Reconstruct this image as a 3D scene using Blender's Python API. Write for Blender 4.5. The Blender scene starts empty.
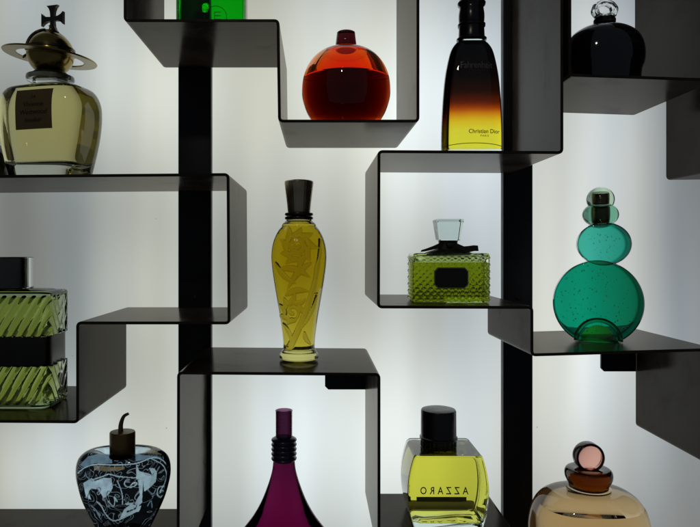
import bpy, math, random
from mathutils import Vector, Matrix, noise
random.seed(7)
MM = 0.001
PI = math.pi
sc = bpy.context.scene
COL = sc.collection
HX, HY, DIST, DEP = 316.0, 250.0, 640.0, 160.0   # principal point, camera distance, shelf depth (mm)

# ------------------------------------------------------------------ basic helpers
def S(t): return (DIST + DEP*t)/DIST             # size of one photo pixel in mm at depth t (0 = shelf front)
def X(px, t): return (px-HX)*S(t)
def Z(py, t): return (HY-py)*S(t)

def mesh_obj(name, verts, faces, mat, parent=None, smooth=True, sharp=40, uvcol=None):
    me = bpy.data.meshes.new(name)
    me.from_pydata([(v[0]*MM, v[1]*MM, v[2]*MM) for v in verts], [], faces)
    me.validate(); me.update()
    if smooth:
        me.shade_smooth()
        try: me.set_sharp_from_angle(angle=math.radians(sharp))
        except Exception: pass
    if uvcol is not None:
        a = me.attributes.new('frost', 'FLOAT', 'POINT')
        for i, c in enumerate(uvcol): a.data[i].value = c
    o = bpy.data.objects.new(name, me); COL.objects.link(o)
    if mat: me.materials.append(mat)
    if parent: o.parent = parent
    return o

def thing(name, label, cat, x, y, z, rz=0, group=None):
    o = bpy.data.objects.new(name, None); COL.objects.link(o)
    o.empty_display_size = .01
    o.location = (x*MM, y*MM, z*MM); o.rotation_euler = (0, 0, math.radians(rz))
    o['label'] = label; o['category'] = cat
    if group: o['group'] = group
    return o

class MB:
    def __init__(s): s.v = []; s.f = []
    def add(s, v, f):
        b = len(s.v); s.v += [tuple(q) for q in v]; s.f += [tuple(b+i for i in g) for g in f]; return s
    def box(s, x0, x1, y0, y1, z0, z1):
        return s.add([(x0,y0,z0),(x1,y0,z0),(x1,y1,z0),(x0,y1,z0),(x0,y0,z1),(x1,y0,z1),(x1,y1,z1),(x0,y1,z1)],
                     [(0,3,2,1),(4,5,6,7),(0,1,5,4),(1,2,6,5),(2,3,7,6),(3,0,4,7)])
    def xform(s, M):
        s.v = [tuple(M @ Vector(q)) for q in s.v]; return s
    def build(s, name, mat, parent=None, **k): return mesh_obj(name, s.v, s.f, mat, parent, **k)

def smooth_prof(pts, k=6):
    """Catmull-Rom through (r,z[,..]) points"""
    out = []
    n = len(pts)
    for i in range(n-1):
        p0 = pts[max(i-1, 0)]; p1 = pts[i]; p2 = pts[i+1]; p3 = pts[min(i+2, n-1)]
        for j in range(k):
            t = j/k
            out.append(tuple(0.5*((2*b)+(-a+c)*t+(2*a-5*b+4*c-d)*t*t+(-a+3*b-3*c+d)*t**3)
                             for a, b, c, d in zip(p0, p1, p2, p3)))
    out.append(tuple(pts[-1]))
    return [(max(q[0], 0.0),)+q[1:] for q in out]

def spow(c, e): return math.copysign(abs(c)**e, c)

def loft(prof, n=96, ratio=1.0, ex=2.0, disp=None, close=True, mb=None):
    """stack of rings; prof = [(rx, z[, ry])]; superellipse exponent ex; bottom first"""
    v = []; f = []
    for p in prof:
        rx, z = p[0], p[1]
        ry = p[2] if len(p) > 2 else rx*ratio
        for i in range(n):
            a = 2*PI*i/n
            ca, sa = math.cos(a), math.sin(a)
            if ex == 2: x, y = rx*ca, ry*sa
            else:
                # polar form keeps the points evenly spread
                d = (abs(ca)**ex + abs(sa)**ex)**(1/ex)
                x, y = rx*ca/d, ry*sa/d
            if disp:
                nx, ny = x/max(rx*rx, 1e-6), y/max(ry*ry, 1e-6)
                if ex > 2: nx, ny = spow(x/max(rx,1e-6), ex-1), spow(y/max(ry,1e-6), ex-1)
                l = math.hypot(nx, ny) or 1
                h = disp(x, y, z, a)
                x += nx/l*h; y += ny/l*h
            v.append((x, y, z))
    m = len(prof)
    for j in range(m-1):
        for i in range(n):
            a = j*n+i; b = j*n+(i+1) % n
            f.append((a, b, b+n, a+n))
    if close:
        f.append(tuple(range(n-1, -1, -1)))
        f.append(tuple((m-1)*n+i for i in range(n)))
    if mb: return mb.add(v, f)
    r = MB(); r.add(v, f); return r

def prof_r(prof, z, k=0):
    for a, b in zip(prof, prof[1:]):
        if min(a[1], b[1]) <= z <= max(a[1], b[1]) and a[1] != b[1]:
            t = (z-a[1])/(b[1]-a[1]); return a[k]+(b[k]-a[k])*t
    return prof[-1][k] if z > prof[-1][1] else prof[0][k]

def inset(prof, wall, z0, z1, n=40, round_b=3.0):
    """cavity inside a bottle's wall, from z0 up to z1, with a rounded foot"""
    out = []
    for i in range(n+1):
        z = z0+(z1-z0)*i/n
        r = max(prof_r(prof, z)-wall, .4)
        d = z-z0
        if d < round_b: r = max(r-round_b+math.sqrt(max(round_b**2-(round_b-d)**2, 0)), .3)
        if len(prof[0]) > 2:
            ry = max(prof_r(prof, z, 2)-wall, .4)
            if d < round_b: ry = max(ry-round_b+math.sqrt(max(round_b**2-(round_b-d)**2, 0)), .3)
            out.append((r, z, ry))
        else: out.append((r, z))
    return out

def rbox(x0, x1, y0, y1, z0, z1, r=1.0, n=4, mb=None):
    """box with rounded vertical and horizontal edges"""
    w, d = (x1-x0)/2, (y1-y0)/2; cx, cy = (x0+x1)/2, (y0+y1)/2
    def ring(ins, z):
        v = []
        for q, (sx, sy) in enumerate(((1,1),(-1,1),(-1,-1),(1,-1))):
            for k in range(n+1):
                a = PI/2*(q+k/n)
                rr = max(r-ins, .02)
                v.append((cx+sx*(w-r)+rr*math.cos(a), cy+sy*(d-r)+rr*math.sin(a), z))
        return v
    rings = []
    for k in range(n+1):
        a = PI/2*k/n; rings.append(ring(r-r*math.sin(a), z0+r-r*math.cos(a)))
    for k in range(n+1):
        a = PI/2*k/n; rings.append(ring(r-r*math.cos(a), z1-r+r*math.sin(a)))
    m = len(rings[0]); v = [p for g in rings for p in g]; f = []
    for j in range(len(rings)-1):
        for i in range(m):
            a = j*m+i; b = j*m+(i+1) % m; f.append((a, b, b+m, a+m))
    f.append(tuple(range(m-1, -1, -1))); f.append(tuple((len(rings)-1)*m+i for i in range(m)))
    r_ = mb or MB(); r_.add(v, f); return r_

def smooth3(P, k=6):
    out = []; n = len(P)
    for i in range(n-1):
        p0, p1, p2, p3 = P[max(i-1, 0)], P[i], P[i+1], P[min(i+2, n-1)]
        for j in range(k):
            t = j/k
            out.append(tuple(0.5*((2*b)+(-a+c)*t+(2*a-5*b+4*c-d)*t*t+(-a+3*b-3*c+d)*t**3) for a, b, c, d in zip(p0, p1, p2, p3)))
    out.append(tuple(P[-1])); return out

def sweep(pts, rad, n=10, mb=None, rad_end=None):
    """round tube along 3-D points"""
    v = []; f = []
    P = [Vector(p) for p in pts]; m = len(P)
    up = Vector((0.13, 1, 0.07))
    for j, p in enumerate(P):
        t = (P[min(j+1, m-1)]-P[max(j-1, 0)])
        if t.length < 1e-6: t = Vector((0,0,1))
        t.normalize(); u = t.cross(up).normalized(); w = t.cross(u)
        rr = rad if rad_end is None else rad+(rad_end-rad)*j/(m-1)
        for i in range(n):
            a = 2*PI*i/n; q = p+(u*math.cos(a)+w*math.sin(a))*rr; v.append(tuple(q))
    for j in range(m-1):
        for i in range(n):
            a = j*n+i; b = j*n+(i+1) % n; f.append((a, b, b+n, a+n))
    f.append(tuple(range(n-1, -1, -1))); f.append(tuple((m-1)*n+i for i in range(n)))
    r = mb or MB(); r.add(v, f); return r

def extrude_poly(poly, y0, y1, mb=None):
    """poly in x,z (counter-clockwise seen from the front); extruded y0..y1"""
    n = len(poly)
    v = [(x, y0, z) for x, z in poly]+[(x, y1, z) for x, z in poly]
    f = [tuple(range(n)), tuple(range(2*n-1, n-1, -1))]
    f += [((i+1) % n, i, i+n, (i+1) % n+n) for i in range(n)]
    r = mb or MB(); r.add(v, f); return r

def text_mesh(txt, size, cx, cz, surf, mat, parent, name='lettering', thick=.12, mirror=False, xs=1.0, spacing=1.0, shear=0, tilt=0, off=0, lift=.08):
    """lettering as real thin solid letters lying on the surface y = surf(x,z)"""
    cu = bpy.data.curves.new('t', 'FONT'); cu.body = txt; cu.size = size; cu.align_x = 'CENTER'; cu.align_y = 'CENTER'
    cu.space_character = spacing; cu.shear = shear; cu.extrude = thick; cu.resolution_u = 3; cu.offset = off
    o = bpy.data.objects.new('t', cu); COL.objects.link(o)
    dg = bpy.context.evaluated_depsgraph_get()
    me = bpy.data.meshes.new_from_object(o.evaluated_get(dg))
    bpy.data.objects.remove(o); bpy.data.curves.remove(cu)
    ct, st = math.cos(math.radians(tilt)), math.sin(math.radians(tilt))
    for v in me.vertices:
        x, z, e = v.co.x*xs, v.co.y, v.co.z
        if mirror: x = -x
        x, z = x*ct-z*st+cx, x*st+z*ct+cz
        y = surf(x, z)
        v.co = (x*MM, (y-e-thick-lift)*MM if not mirror else (y+e+thick+lift)*MM, z*MM)
    me.name = name
    me.materials.clear(); me.materials.append(mat)
    ob = bpy.data.objects.new(name, me); COL.objects.link(ob); ob.parent = parent
    return ob

# ------------------------------------------------------------------ materials
def new_mat(name):
    m = bpy.data.materials.new(name); m.use_nodes = True
    nt = m.node_tree
    for n in list(nt.nodes): nt.nodes.remove(n)
    out = nt.nodes.new('ShaderNodeOutputMaterial')
    return m, nt, out

def N(nt, typ, **k):
    n = nt.nodes.new(typ)
    for a, b in k.items():
        if a in ('inp',):
            for q, w in b.items(): n.inputs[q].default_value = w
        else: setattr(n, a, b)
    return n

def pbr(name, col, rough=.4, metal=0.0, ior=1.5, var=.15, scale=60, bump=0, spec=.5, coat=0, aniso=0, rvar=.08):
    m, nt, out = new_mat(name)
    b = N(nt, 'ShaderNodeBsdfPrincipled')
    tc = N(nt, 'ShaderNodeTexCoord')
    nz = N(nt, 'ShaderNodeTexNoise', inp={'Scale': scale, 'Detail': 6.0, 'Roughness': .6})
    nt.links.new(tc.outputs['Object'], nz.inputs['Vector'])
    mx = N(nt, 'ShaderNodeMix', data_type='RGBA')
    mx.inputs[6].default_value = tuple(c*(1-var) for c in col)+(1,)
    mx.inputs[7].default_value = tuple(min(c*(1+var), 1) for c in col)+(1,)
    nt.links.new(nz.outputs['Fac'], mx.inputs[0])
    nt.links.new(mx.outputs[2], b.inputs['Base Color'])
    mr = N(nt, 'ShaderNodeMapRange', inp={'To Min': rough-rvar, 'To Max': rough+rvar, 'From Min': .3, 'From Max': .7})
    nt.links.new(nz.outputs['Fac'], mr.inputs['Value']); nt.links.new(mr.outputs[0], b.inputs['Roughness'])
    b.inputs['Metallic'].default_value = metal; b.inputs['IOR'].default_value = ior
    b.inputs['Specular IOR Level'].default_value = spec; b.inputs['Coat Weight'].default_value = coat
    if bump:
        bp = N(nt, 'ShaderNodeBump', inp={'Strength': bump, 'Distance': .0003})
        nt.links.new(nz.outputs['Fac'], bp.inputs['Height']); nt.links.new(bp.outputs[0], b.inputs['Normal'])
    nt.links.new(b.outputs[0], out.inputs[0])
    return m

def absorb(nt, out, trans, L):
    sg = [-math.log(max(t, 1e-4))/(L*MM) for t in trans]
    mx = max(sg) or 1.0
    va = N(nt, 'ShaderNodeVolumeAbsorption')
    va.inputs['Color'].default_value = tuple(1-s/mx for s in sg)+(1,)
    va.inputs['Density'].default_value = mx
    nt.links.new(va.outputs[0], out.inputs['Volume'])

def glass(name, trans=None, L=10, ior=1.5, rough=0.0, bump=0, bscale=300, tint=(1,1,1)):
    """clear or body-coloured glass; trans = light left after L millimetres"""
    m, nt, out = new_mat(name)
    g = N(nt, 'ShaderNodeBsdfGlass', inp={'IOR': ior, 'Roughness': rough, 'Color': tint+(1,)})
    nt.links.new(g.outputs[0], out.inputs[0])
    if trans: absorb(nt, out, trans, L)
    if bump:
        tc = N(nt, 'ShaderNodeTexCoord')
        nz = N(nt, 'ShaderNodeTexNoise', inp={'Scale': bscale, 'Detail': 3.0})
        nt.links.new(tc.outputs['Object'], nz.inputs['Vector'])
        bp = N(nt, 'ShaderNodeBump', inp={'Strength': bump, 'Distance': .0005})
        nt.links.new(nz.outputs['Fac'], bp.inputs['Height']); nt.links.new(bp.outputs[0], g.inputs['Normal'])
    return m
LIQ, AIR = 0.907, 0.667        # index of liquid / air relative to the glass round it

# shelf sheet metal: dark bronze powder coat, satin, with smudges and a few scuffs
def metal_sheet():
    m, nt, out = new_mat('bronze_sheet')
    L = nt.links.new
    tc = N(nt, 'ShaderNodeTexCoord')
    n1 = N(nt, 'ShaderNodeTexNoise', inp={'Scale': 22.0, 'Detail': 7.0, 'Roughness': .62, 'Distortion': .6})
    n2 = N(nt, 'ShaderNodeTexNoise', inp={'Scale': 900.0, 'Detail': 3.0})
    n3 = N(nt, 'ShaderNodeTexNoise', inp={'Scale': 16.0, 'Detail': 8.0, 'Roughness': .65, 'Distortion': .2})
    for n in (n1, n2, n3): L(tc.outputs['Object'], n.inputs['Vector'])
    cr = N(nt, 'ShaderNodeValToRGB')
    cr.color_ramp.elements[0].position = .33; cr.color_ramp.elements[0].color = (.020, .015, .011, 1)
    cr.color_ramp.elements[1].position = .72; cr.color_ramp.elements[1].color = (.045, .034, .026, 1)
    L(n1.outputs['Fac'], cr.inputs[0])
    d = N(nt, 'ShaderNodeBsdfDiffuse'); L(cr.outputs[0], d.inputs['Color'])
    # smudges: small worn marks in the coat are duller and darker
    sm = N(nt, 'ShaderNodeMapRange', inp={'From Min': .56, 'From Max': .76, 'To Min': 1.0, 'To Max': .70}); L(n3.outputs['Fac'], sm.inputs['Value'])
    g = N(nt, 'ShaderNodeBsdfAnisotropic')
    gc = N(nt, 'ShaderNodeVectorMath', operation='SCALE'); gc.inputs[0].default_value = (.80, .77, .73); L(sm.outputs[0], gc.inputs['Scale'])
    L(gc.outputs[0], g.inputs['Color'])
    mr = N(nt, 'ShaderNodeMapRange', inp={'From Min': .3, 'From Max': .75, 'To Min': .14, 'To Max': .24}); L(n1.outputs['Fac'], mr.inputs['Value'])
    L(mr.outputs[0], g.inputs['Roughness'])
    bp = N(nt, 'ShaderNodeBump', inp={'Strength': .12, 'Distance': .0002}); L(n2.outputs['Fac'], bp.inputs['Height'])
    L(bp.outputs[0], g.inputs['Normal']); L(bp.outputs[0], d.inputs['Normal'])
    fr = N(nt, 'ShaderNodeFresnel', inp={'IOR': 1.33})
    fm = N(nt, 'ShaderNodeMath', operation='MULTIPLY'); fm.inputs[1].default_value = .62; L(fr.outputs[0], fm.inputs[0])
    mx = N(nt, 'ShaderNodeMixShader'); L(fm.outputs[0], mx.inputs[0]); L(d.outputs[0], mx.inputs[1]); L(g.outputs[0], mx.inputs[2])
    L(mx.outputs[0], out.inputs[0])
    return m
M_SHEET = metal_sheet()
M_POST = pbr('post_paint', (.012, .012, .018), rough=.42, var=.4, scale=40, bump=.05, spec=.3)
M_PLATE = pbr('plate_paint', (.014, .014, .026), rough=.45, var=.3, scale=50, spec=.3)

# light panel: opal acrylic lit by tubes standing behind it
def panel_mat():
    m, nt, out = new_mat('opal_panel')
    e = N(nt, 'ShaderNodeEmission')
    tc = N(nt, 'ShaderNodeTexCoord'); L = nt.links.new
    sep = N(nt, 'ShaderNodeSeparateXYZ'); L(tc.outputs['Object'], sep.inputs[0])
    def math_(op, a, b=None):
        n = N(nt, 'ShaderNodeMath', operation=op)
        for i, q in enumerate((a, b)):
            if q is None: continue
            if isinstance(q, (int, float)): n.inputs[i].default_value = q
            else: L(q, n.inputs[i])
        return n.outputs[0]
    # uneven glow painted into the emission: each blob is a soft brighter oval
    def blob(cx, cz, rx, rz, amp):
        dx = math_('DIVIDE', math_('SUBTRACT', sep.outputs[0], cx*MM), rx*MM)
        dz = math_('DIVIDE', math_('SUBTRACT', sep.outputs[2], cz*MM), rz*MM)
        r2 = math_('ADD', math_('MULTIPLY', dx, dx), math_('MULTIPLY', dz, dz))
        return math_('MULTIPLY', math_('EXPONENT', math_('MULTIPLY', r2, -1.0)), amp)
    acc = None
    for args in PANEL_BLOBS:
        q = blob(*args); acc = q if acc is None else math_('ADD', acc, q)
    base = math_('ADD', acc, PANEL_BASE)
    nz = N(nt, 'ShaderNodeTexNoise', inp={'Scale': 5.5, 'Detail': .6}); 
    mp = N(nt, 'ShaderNodeMapping'); mp.inputs['Scale'].default_value = (2.6, 1, .4)
    L(tc.outputs['Object'], mp.inputs[0]); L(mp.outputs[0], nz.inputs['Vector'])
    mr = N(nt, 'ShaderNodeMapRange', inp={'From Min': .3, 'From Max': .7, 'To Min': .88, 'To Max': 1.12})
    L(nz.outputs['Fac'], mr.inputs['Value'])
    st = math_('MULTIPLY', base, mr.outputs[0])
    mp2 = N(nt, 'ShaderNodeMapping'); mp2.inputs['Scale'].default_value = (4.2, 1, .25); L(tc.outputs['Object'], mp2.inputs[0])
    nb = N(nt, 'ShaderNodeTexNoise', inp={'Scale': 4.0, 'Detail': 1.0}); L(mp2.outputs[0], nb.inputs['Vector'])
    mb_ = N(nt, 'ShaderNodeMapRange', inp={'From Min': .3, 'From Max': .7, 'To Min': .94, 'To Max': 1.06}); L(nb.outputs['Fac'], mb_.inputs['Value'])
    st = math_('MULTIPLY', st, mb_.outputs[0])
    # specks of dust caught on the acrylic
    vo = N(nt, 'ShaderNodeTexVoronoi', feature='F1', inp={'Scale': 24.0, 'Randomness': 1.0})
    L(tc.outputs['Object'], vo.inputs['Vector'])
    sp = N(nt, 'ShaderNodeMapRange', inp={'From Min': .014, 'From Max': .026, 'To Min': .55, 'To Max': 1.0}); L(vo.outputs['Distance'], sp.inputs['Value'])
    st = math_('MULTIPLY', st, sp.outputs[0])
    # colour: emission tinted warmer to the left and centre, cooler at the far right
    cm = N(nt, 'ShaderNodeMapRange', inp={'From Min': -.1, 'From Max': .5, 'To Min': 0.0, 'To Max': 1.0}); L(sep.outputs[0], cm.inputs['Value'])
    mx = N(nt, 'ShaderNodeMix', data_type='RGBA'); L(cm.outputs[0], mx.inputs[0])
    mx.inputs[6].default_value = (.935, 1.0, .955, 1); mx.inputs[7].default_value = (.91, .98, 1.02, 1)
    n3 = N(nt, 'ShaderNodeTexNoise', inp={'Scale': 3.0, 'Detail': 1.0}); L(mp.outputs[0], n3.inputs['Vector'])
    mr3 = N(nt, 'ShaderNodeMapRange', inp={'From Min': .35, 'From Max': .65}); L(n3.outputs['Fac'], mr3.inputs['Value'])
    mx2 = N(nt, 'ShaderNodeMix', data_type='RGBA', blend_type='MULTIPLY'); mx2.inputs[0].default_value = 1
    mx3 = N(nt, 'ShaderNodeMix', data_type='RGBA'); L(mr3.outputs[0], mx3.inputs[0])
    mx3.inputs[6].default_value = (1.05, 1.0, .89, 1); mx3.inputs[7].default_value = (.97, 1.0, 1.05, 1)
    L(mx.outputs[2], mx2.inputs[6]); L(mx3.outputs[2], mx2.inputs[7])
    L(mx2.outputs[2], e.inputs['Color']); L(st, e.inputs['Strength'])
    L(e.outputs[0], out.inputs[0])
    return m
def PX(px): return (px-HX)*1.27
def PZ(py): return (HY-py)*1.27
PANEL_BASE = .20
PANEL_BLOBS = [  # centre, radii, amplitude: one painted bright oval each
    (PX(300), PZ(90), 190, 190, .52), (PX(300), PZ(440), 200, 170, .52), (PX(140), PZ(290), 70, 100, .24),
    (PX(130), PZ(90), 80, 120, .28), (PX(455), PZ(130), 120, 170, .44), (PX(440), PZ(440), 110, 150, .36),
    (PX(575), PZ(330), 95, 230, .52), (PX(25), PZ(0), 120, 120, .24), (PX(60), PZ(470), 140, 110, .38),
    (PX(610), PZ(120), 70, 140, .32), (PX(590), PZ(20), 70, 80, .26), (PX(670), PZ(360), 60, 160, .07), (PX(-150), PZ(250), 120, 300, .2), (PX(900), PZ(250), 130, 300, .2)]
M_PANEL = panel_mat()

# ------------------------------------------------------------------ the back wall (lit panel) and the posts
pb = MB().box(-900, 950, 0, 6, -620, 620)
panel = pb.build('back_wall', M_PANEL); panel.location = (0, (DEP+14)*MM, 0); panel['kind'] = 'structure'

def post(px0, px1, label):
    x0, x1 = (px0-HX)*1.25, (px1-HX)*1.25
    t = thing('mounting_post', label, 'post', (x0+x1)/2, DEP+.6, -620, group='dark posts behind the shelves')
    w = (x1-x0)/2
    rbox(-w, w, 0, 12, 0, 1240, r=1.2, n=3).build('bar', M_POST, t)
    # countersunk screw heads that fix it to the wall
    for z in (150, 560, 905, 1130):
        mb = MB()
        loft([(3.2, 0), (3.2, .4), (2.6, .9), (.4, 1.0)], n=24, mb=mb).xform(Matrix.Translation((0, 0, z)) @ Matrix.Rotation(PI/2, 4, 'X'))
        mb.build('screw', M_POST, t)
post(178, 211, 'dark vertical metal post behind the shelves under the green bottle')
post(503.5, 533, 'dark vertical metal post behind the shelves to the right of the bowed bottle')

# ------------------------------------------------------------------ bent sheet shelves
TH = 3.0
def round_path(pts, r=4.0, k=5):
    out = [Vector(pts[0])]
    for a, b, c in zip(pts, pts[1:], pts[2:]):
        a, b, c = Vector(a), Vector(b), Vector(c)
        u = (a-b).normalized(); w = (c-b).normalized()
        p, q = b+u*r, b+w*r
        for i in range(k+1):
            t = i/k; out.append(p*(1-t)**2+b*2*t*(1-t)+q*t*t)
    out.append(Vector(pts[-1]))
    return out
def shelf(label, pix, plates=()):
    """pix: front edge of the strip in photo pixels, bends rounded"""
    t = thing('bent_metal_shelf', label, 'shelf', 0, 0, 0, group='bent sheet metal shelves on the lit wall')
    path = round_path([((x-HX), (HY-y)) for x, y in pix])
    L = []; R = []
    m = len(path)
    for i, p in enumerate(path):
        d1 = (path[i]-path[i-1]).normalized() if i else None
        d2 = (path[i+1]-path[i]).normalized() if i < m-1 else None
        d = (d1+d2).normalized() if (d1 is not None and d2 is not None) else (d1 if d1 is not None else d2)
        n = Vector((-d.y, d.x)); L.append(p+n*TH/2); R.append(p-n*TH/2)
    mb = MB(); v = []; f = []
    c = .35   # tiny chamfer on the cut edges
    for i in range(m):
        l, r = L[i], R[i]; e = (r-l).normalized()*c
        prof = [(l, c), (l+e, 0), (r-e, 0), (r, c), (r, DEP-c), (r-e, DEP), (l+e, DEP), (l, DEP-c)]
        v += [(q.x, y, q.y) for q, y in prof]
    for i in range(m-1):
        for j in range(8):
            a = i*8+j; b = i*8+(j+1) % 8; f.append((a, b, b+8, a+8))
    f.append(tuple(range(7, -1, -1))); f.append(tuple((m-1)*8+j for j in range(8)))
    mb.add(v, f).build('sheet', M_SHEET, t, sharp=30)
    for (x0, x1, y0, y1) in plates:      # corner plates at the wall, photo px
        a, b = (x0-HX)*1.25, (x1-HX)*1.25; z1, z0 = (HY-y0)*1.25, (HY-y1)*1.25
        ch = 4
        q = MB(); extrude_poly([(a+ch, z0), (b-.2, z0), (b-.2, z1), (a, z1), (a, z0+ch)], DEP-3.2, DEP-.4, q)
        p = q.build('corner_plate', M_PLATE, t, smooth=False)
        for sx in (.3, .7):
            s = MB(); loft([(3, 0), (3, .8), (1.6, 1.5), (.3, 1.6)], n=20, mb=s).xform(Matrix.Translation((a+(b-a)*sx, DEP-3.2, (z0+z1)/2)) @ Matrix.Rotation(PI/2, 4, 'X'))
            s.build('screw', M_PLATE, p)
    return t
shelf('stepped shelf holding the green bottle and the round red bottle',
      [(125,-190),(125,20.5),(278,20.5),(279.5,121),(418,121),(418,-190)])
shelf('stepped shelf under the gold orb bottle and the ribbed green bottle',
      [(-190,178),(228,174.5),(229,323),(77.5,323),(77.5,422),(-190,420)])
shelf('long folded shelf boxing in the bottle with the dark bow and carrying the teal bottle',
      [(562,-190),(562,152.5),(379,151.5),(378.5,307),(532,307.5),(532,355),(717,349.5),(717,469),(900,466)],
      plates=[(600,635,334,371)])
shelf('U shaped shelf in the upper right corner under the black round bottle',
      [(570,-190),(570,75),(716,80),(716,-190)])
shelf('folded shelf at the far right edge, mostly out of the picture',
      [(755,-190),(755,161),(960,158)])
shelf('low stepped shelf under the tall yellow bottle and the square lemon yellow bottle',
      [(-190,575),(178,575),(178.5,373),(379,374.5),(379,556),(531,556),(531,720)],
      plates=[(325,366.5,351.5,389)])
shelf('bottom shelf below the frame carrying the purple and the amber bottle',
      [(190,860),(190,745),(720,745),(720,860)])
def ztop(py): return (HY-py)+TH/2+.05

# ------------------------------------------------------------------ bottle scaffolding
class Bottle:
    def __init__(s, name, label, cx, shelf_py, t=.5, rz=0, cat='perfume bottle'):
        s.t = t; s.s = S(t); s.zs = ztop(shelf_py); s.cx = cx
        s.base_py = HY - s.zs/s.s
        s.o = thing(name, label, cat, X(cx, t), DEP*t, s.zs, rz, 'perfume bottles on the shelves')
    def z(s, py): return (s.base_py-py)*s.s          # local height of a photo row
    def x(s, px): return (px-s.cx)*s.s
    def prof(s, pts, base=True):
        """[(r_px, y_px[, ry_px])] bottom first -> mm"""
        out = [tuple([p[0]*s.s, max(s.z(p[1]), 0)]+[q*s.s for q in p[2:]]) for p in pts]
        return out

CLEAR = glass('clear_glass', (.93, .965, .945), 20)

# ---- 1. gold orb bottle -------------------------------------------------------------
def orb_bottle():
    B = Bottle('perfume_bottle', 'square shouldered clear bottle with gold ringed orb and cross stopper', 50.5, 177, .5, rz=-16)
    s = B.s; zb = B.base_py
    pts = [(29, zb), (35, zb-.6), (37.5, zb-4), (41.5, zb-20), (46.3, 140), (48.4, 118), (47, 103), (41.5, 92.5), (34, 88.6), (24, 87.6), (17.5, 86.8), (16.5, 84.5), (16.8, 80)]
    pr = smooth_prof(B.prof(pts), 6)
    loft(pr, n=128, ratio=.66, ex=3.6).build('glass_body', glass('warm_clear_glass', (.975, .98, .93), 20), B.o)
    full = [(p[0], p[1], p[0]*.66) for p in pr]
    liq = glass('straw_perfume', (1.0, .90, .52), 50, ior=LIQ)
    zl0, zl1 = B.z(165), B.z(94)
    loft(inset(full, 5.5, zl0, zl1, 40, 6), n=128, ex=4.2).build('perfume', liq, B.o)
    fl = MB(); loft([(22*s, B.z(81.6)), (23*s, B.z(79.5)), (22.5*s, B.z(76.8)), (17*s, B.z(75.4)), (15*s, B.z(74.6))], n=64, mb=fl)
    fl.build('glass_collar', CLEAR, B.o)
    gold = pbr('aged_gold', (.26, .19, .055), rough=.22, metal=1, var=.6, scale=45, rvar=.1)
    darkm = pbr('dark_gilt', (.07, .06, .05), rough=.3, metal=.9, var=.3, scale=60)
    loft([(12*s, B.z(77.5)), (16*s, B.z(76.5)), (17*s, B.z(74)), (13*s, B.z(71))], n=48).build('cap_foot', darkm, B.o)
    R = 22.6*s; zc = B.z(54)
    pr = [(R*math.sin(PI*i/28)+.01, zc-R*.97*math.cos(PI*i/28)) for i in range(1, 28)]
    orb = loft(pr, n=72).build('orb', gold, B.o)
    # raised meridian band over the orb
    mb = MB(); pts3 = [((R+.5)*math.sin(a), 0, zc+(R+.5)*math.cos(a)) for a in [PI*i/40-PI*.5 for i in range(41)]]
    sweep(pts3, 1.5, 10, mb); mb.xform(Matrix.Rotation(math.radians(55), 4, 'Z')); mb.build('orb_band', darkm, orb)
    mb = MB(); loft([(R+.15, -1.6), (R+1.1, -1.2), (R+1.1, 1.2), (R+.15, 1.6)], n=72, mb=mb).xform(Matrix.Translation((0, 0, zc+4)))
    mb.build('orb_equator', darkm, orb)
    # tilted saturn ring: flat annulus, open in the middle
    ro, ri, th = 44*s, 32*s, 1.5
    n = 120; v = []; f = []
    for i in range(n):
        a = 2*PI*i/n
        for r, z in ((ro, -th*.6), (ro+.7, 0), (ro, th*.6), (ri, th*.6), (ri-.7, 0), (ri, -th*.6)): v.append((r*math.cos(a), r*math.sin(a), z))
    for i in range(n):
        for j in range(6):
            a = i*6+j; b = i*6+(j+1) % 6; c = ((i+1) % n)*6
            f.append((a, c+j, c+(j+1) % 6, b))
    ring = MB(); ring.add(v, f)
    ring.xform(Matrix.Translation((0, 0, B.z(57.5))) @ Matrix.Rotation(math.radians(6.5), 4, 'Y'))
    ring.build('saturn_ring', gold, B.o)
    for sx in (-1, 1):      # two stays that hold the ring
        mb = MB(); sweep([(sx*(R-1), 0, zc+1), (sx*(R+4), -1, zc-3*sx), (sx*(ri+1), 0, B.z(57.5)-sx*3.6)], 1.5, 10, mb); mb.build('ring_stay', darkm, B.o)
    # serpent of relief climbing to the cross
    pts3 = []
    for q in [i/14 for i in range(15)]:
        el = math.radians(8+68*q); az = math.radians(200+50*q)
        pts3.append(((R+.8)*math.cos(el)*math.cos(az), (R+.8)*math.cos(el)*math.sin(az), zc+(R+.8)*math.sin(el)))
    mb = MB(); sweep(pts3, 1.7, 10, mb); mb.build('orb_scroll', darkm, orb)
    cz = B.z(19.5); w0 = 2.0*s; w1 = 6.4*s; le = 12.6*s; lz = 13.4*s
    mb = MB(); poly = []
    def arm(k, l, w1=w1):
        out = []
        for (u, w) in ((2.4*s, -w0), (l*.55, -w0*1.25), (l*.8, -w1*.62), (l, -w1), (l, w1), (l*.8, w1*.62), (l*.55, w0*1.25), (2.4*s, w0)):
            ca, sa = math.cos(k), math.sin(k); out.append((u*ca-w*sa, u*sa+w*ca))
        return out
    for k, l in ((0, le), (PI/2, lz), (PI, le), (3*PI/2, lz)): poly += arm(k, l)
    extrude_poly([(x+3*s, z+cz) for x, z in poly], -2, 2, mb)
    cr = mb.build('cross', darkm, B.o, smooth=False)
    mb = MB()
    for a in range(4): loft([(.1, -.8), (1.1, -.4), (1.3, 0), (1.1, .4), (.1, .8)], n=12, mb=mb)
    for i, (dx, dz) in enumerate(((-5.5, 0), (5.5, 0), (0, 5.5), (0, -5.5))):
        pass
    mb = MB(); loft([(6.5*s, 0), (5*s, 2.2*s), (2.2*s, 3.2*s), (2*s, 6*s), (2.6*s, 7*s)], n=32, mb=mb).xform(Matrix.Translation((3*s*.3, 0, zc+R*.93)))
    mb.build('cross_foot', gold, B.o)
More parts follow.
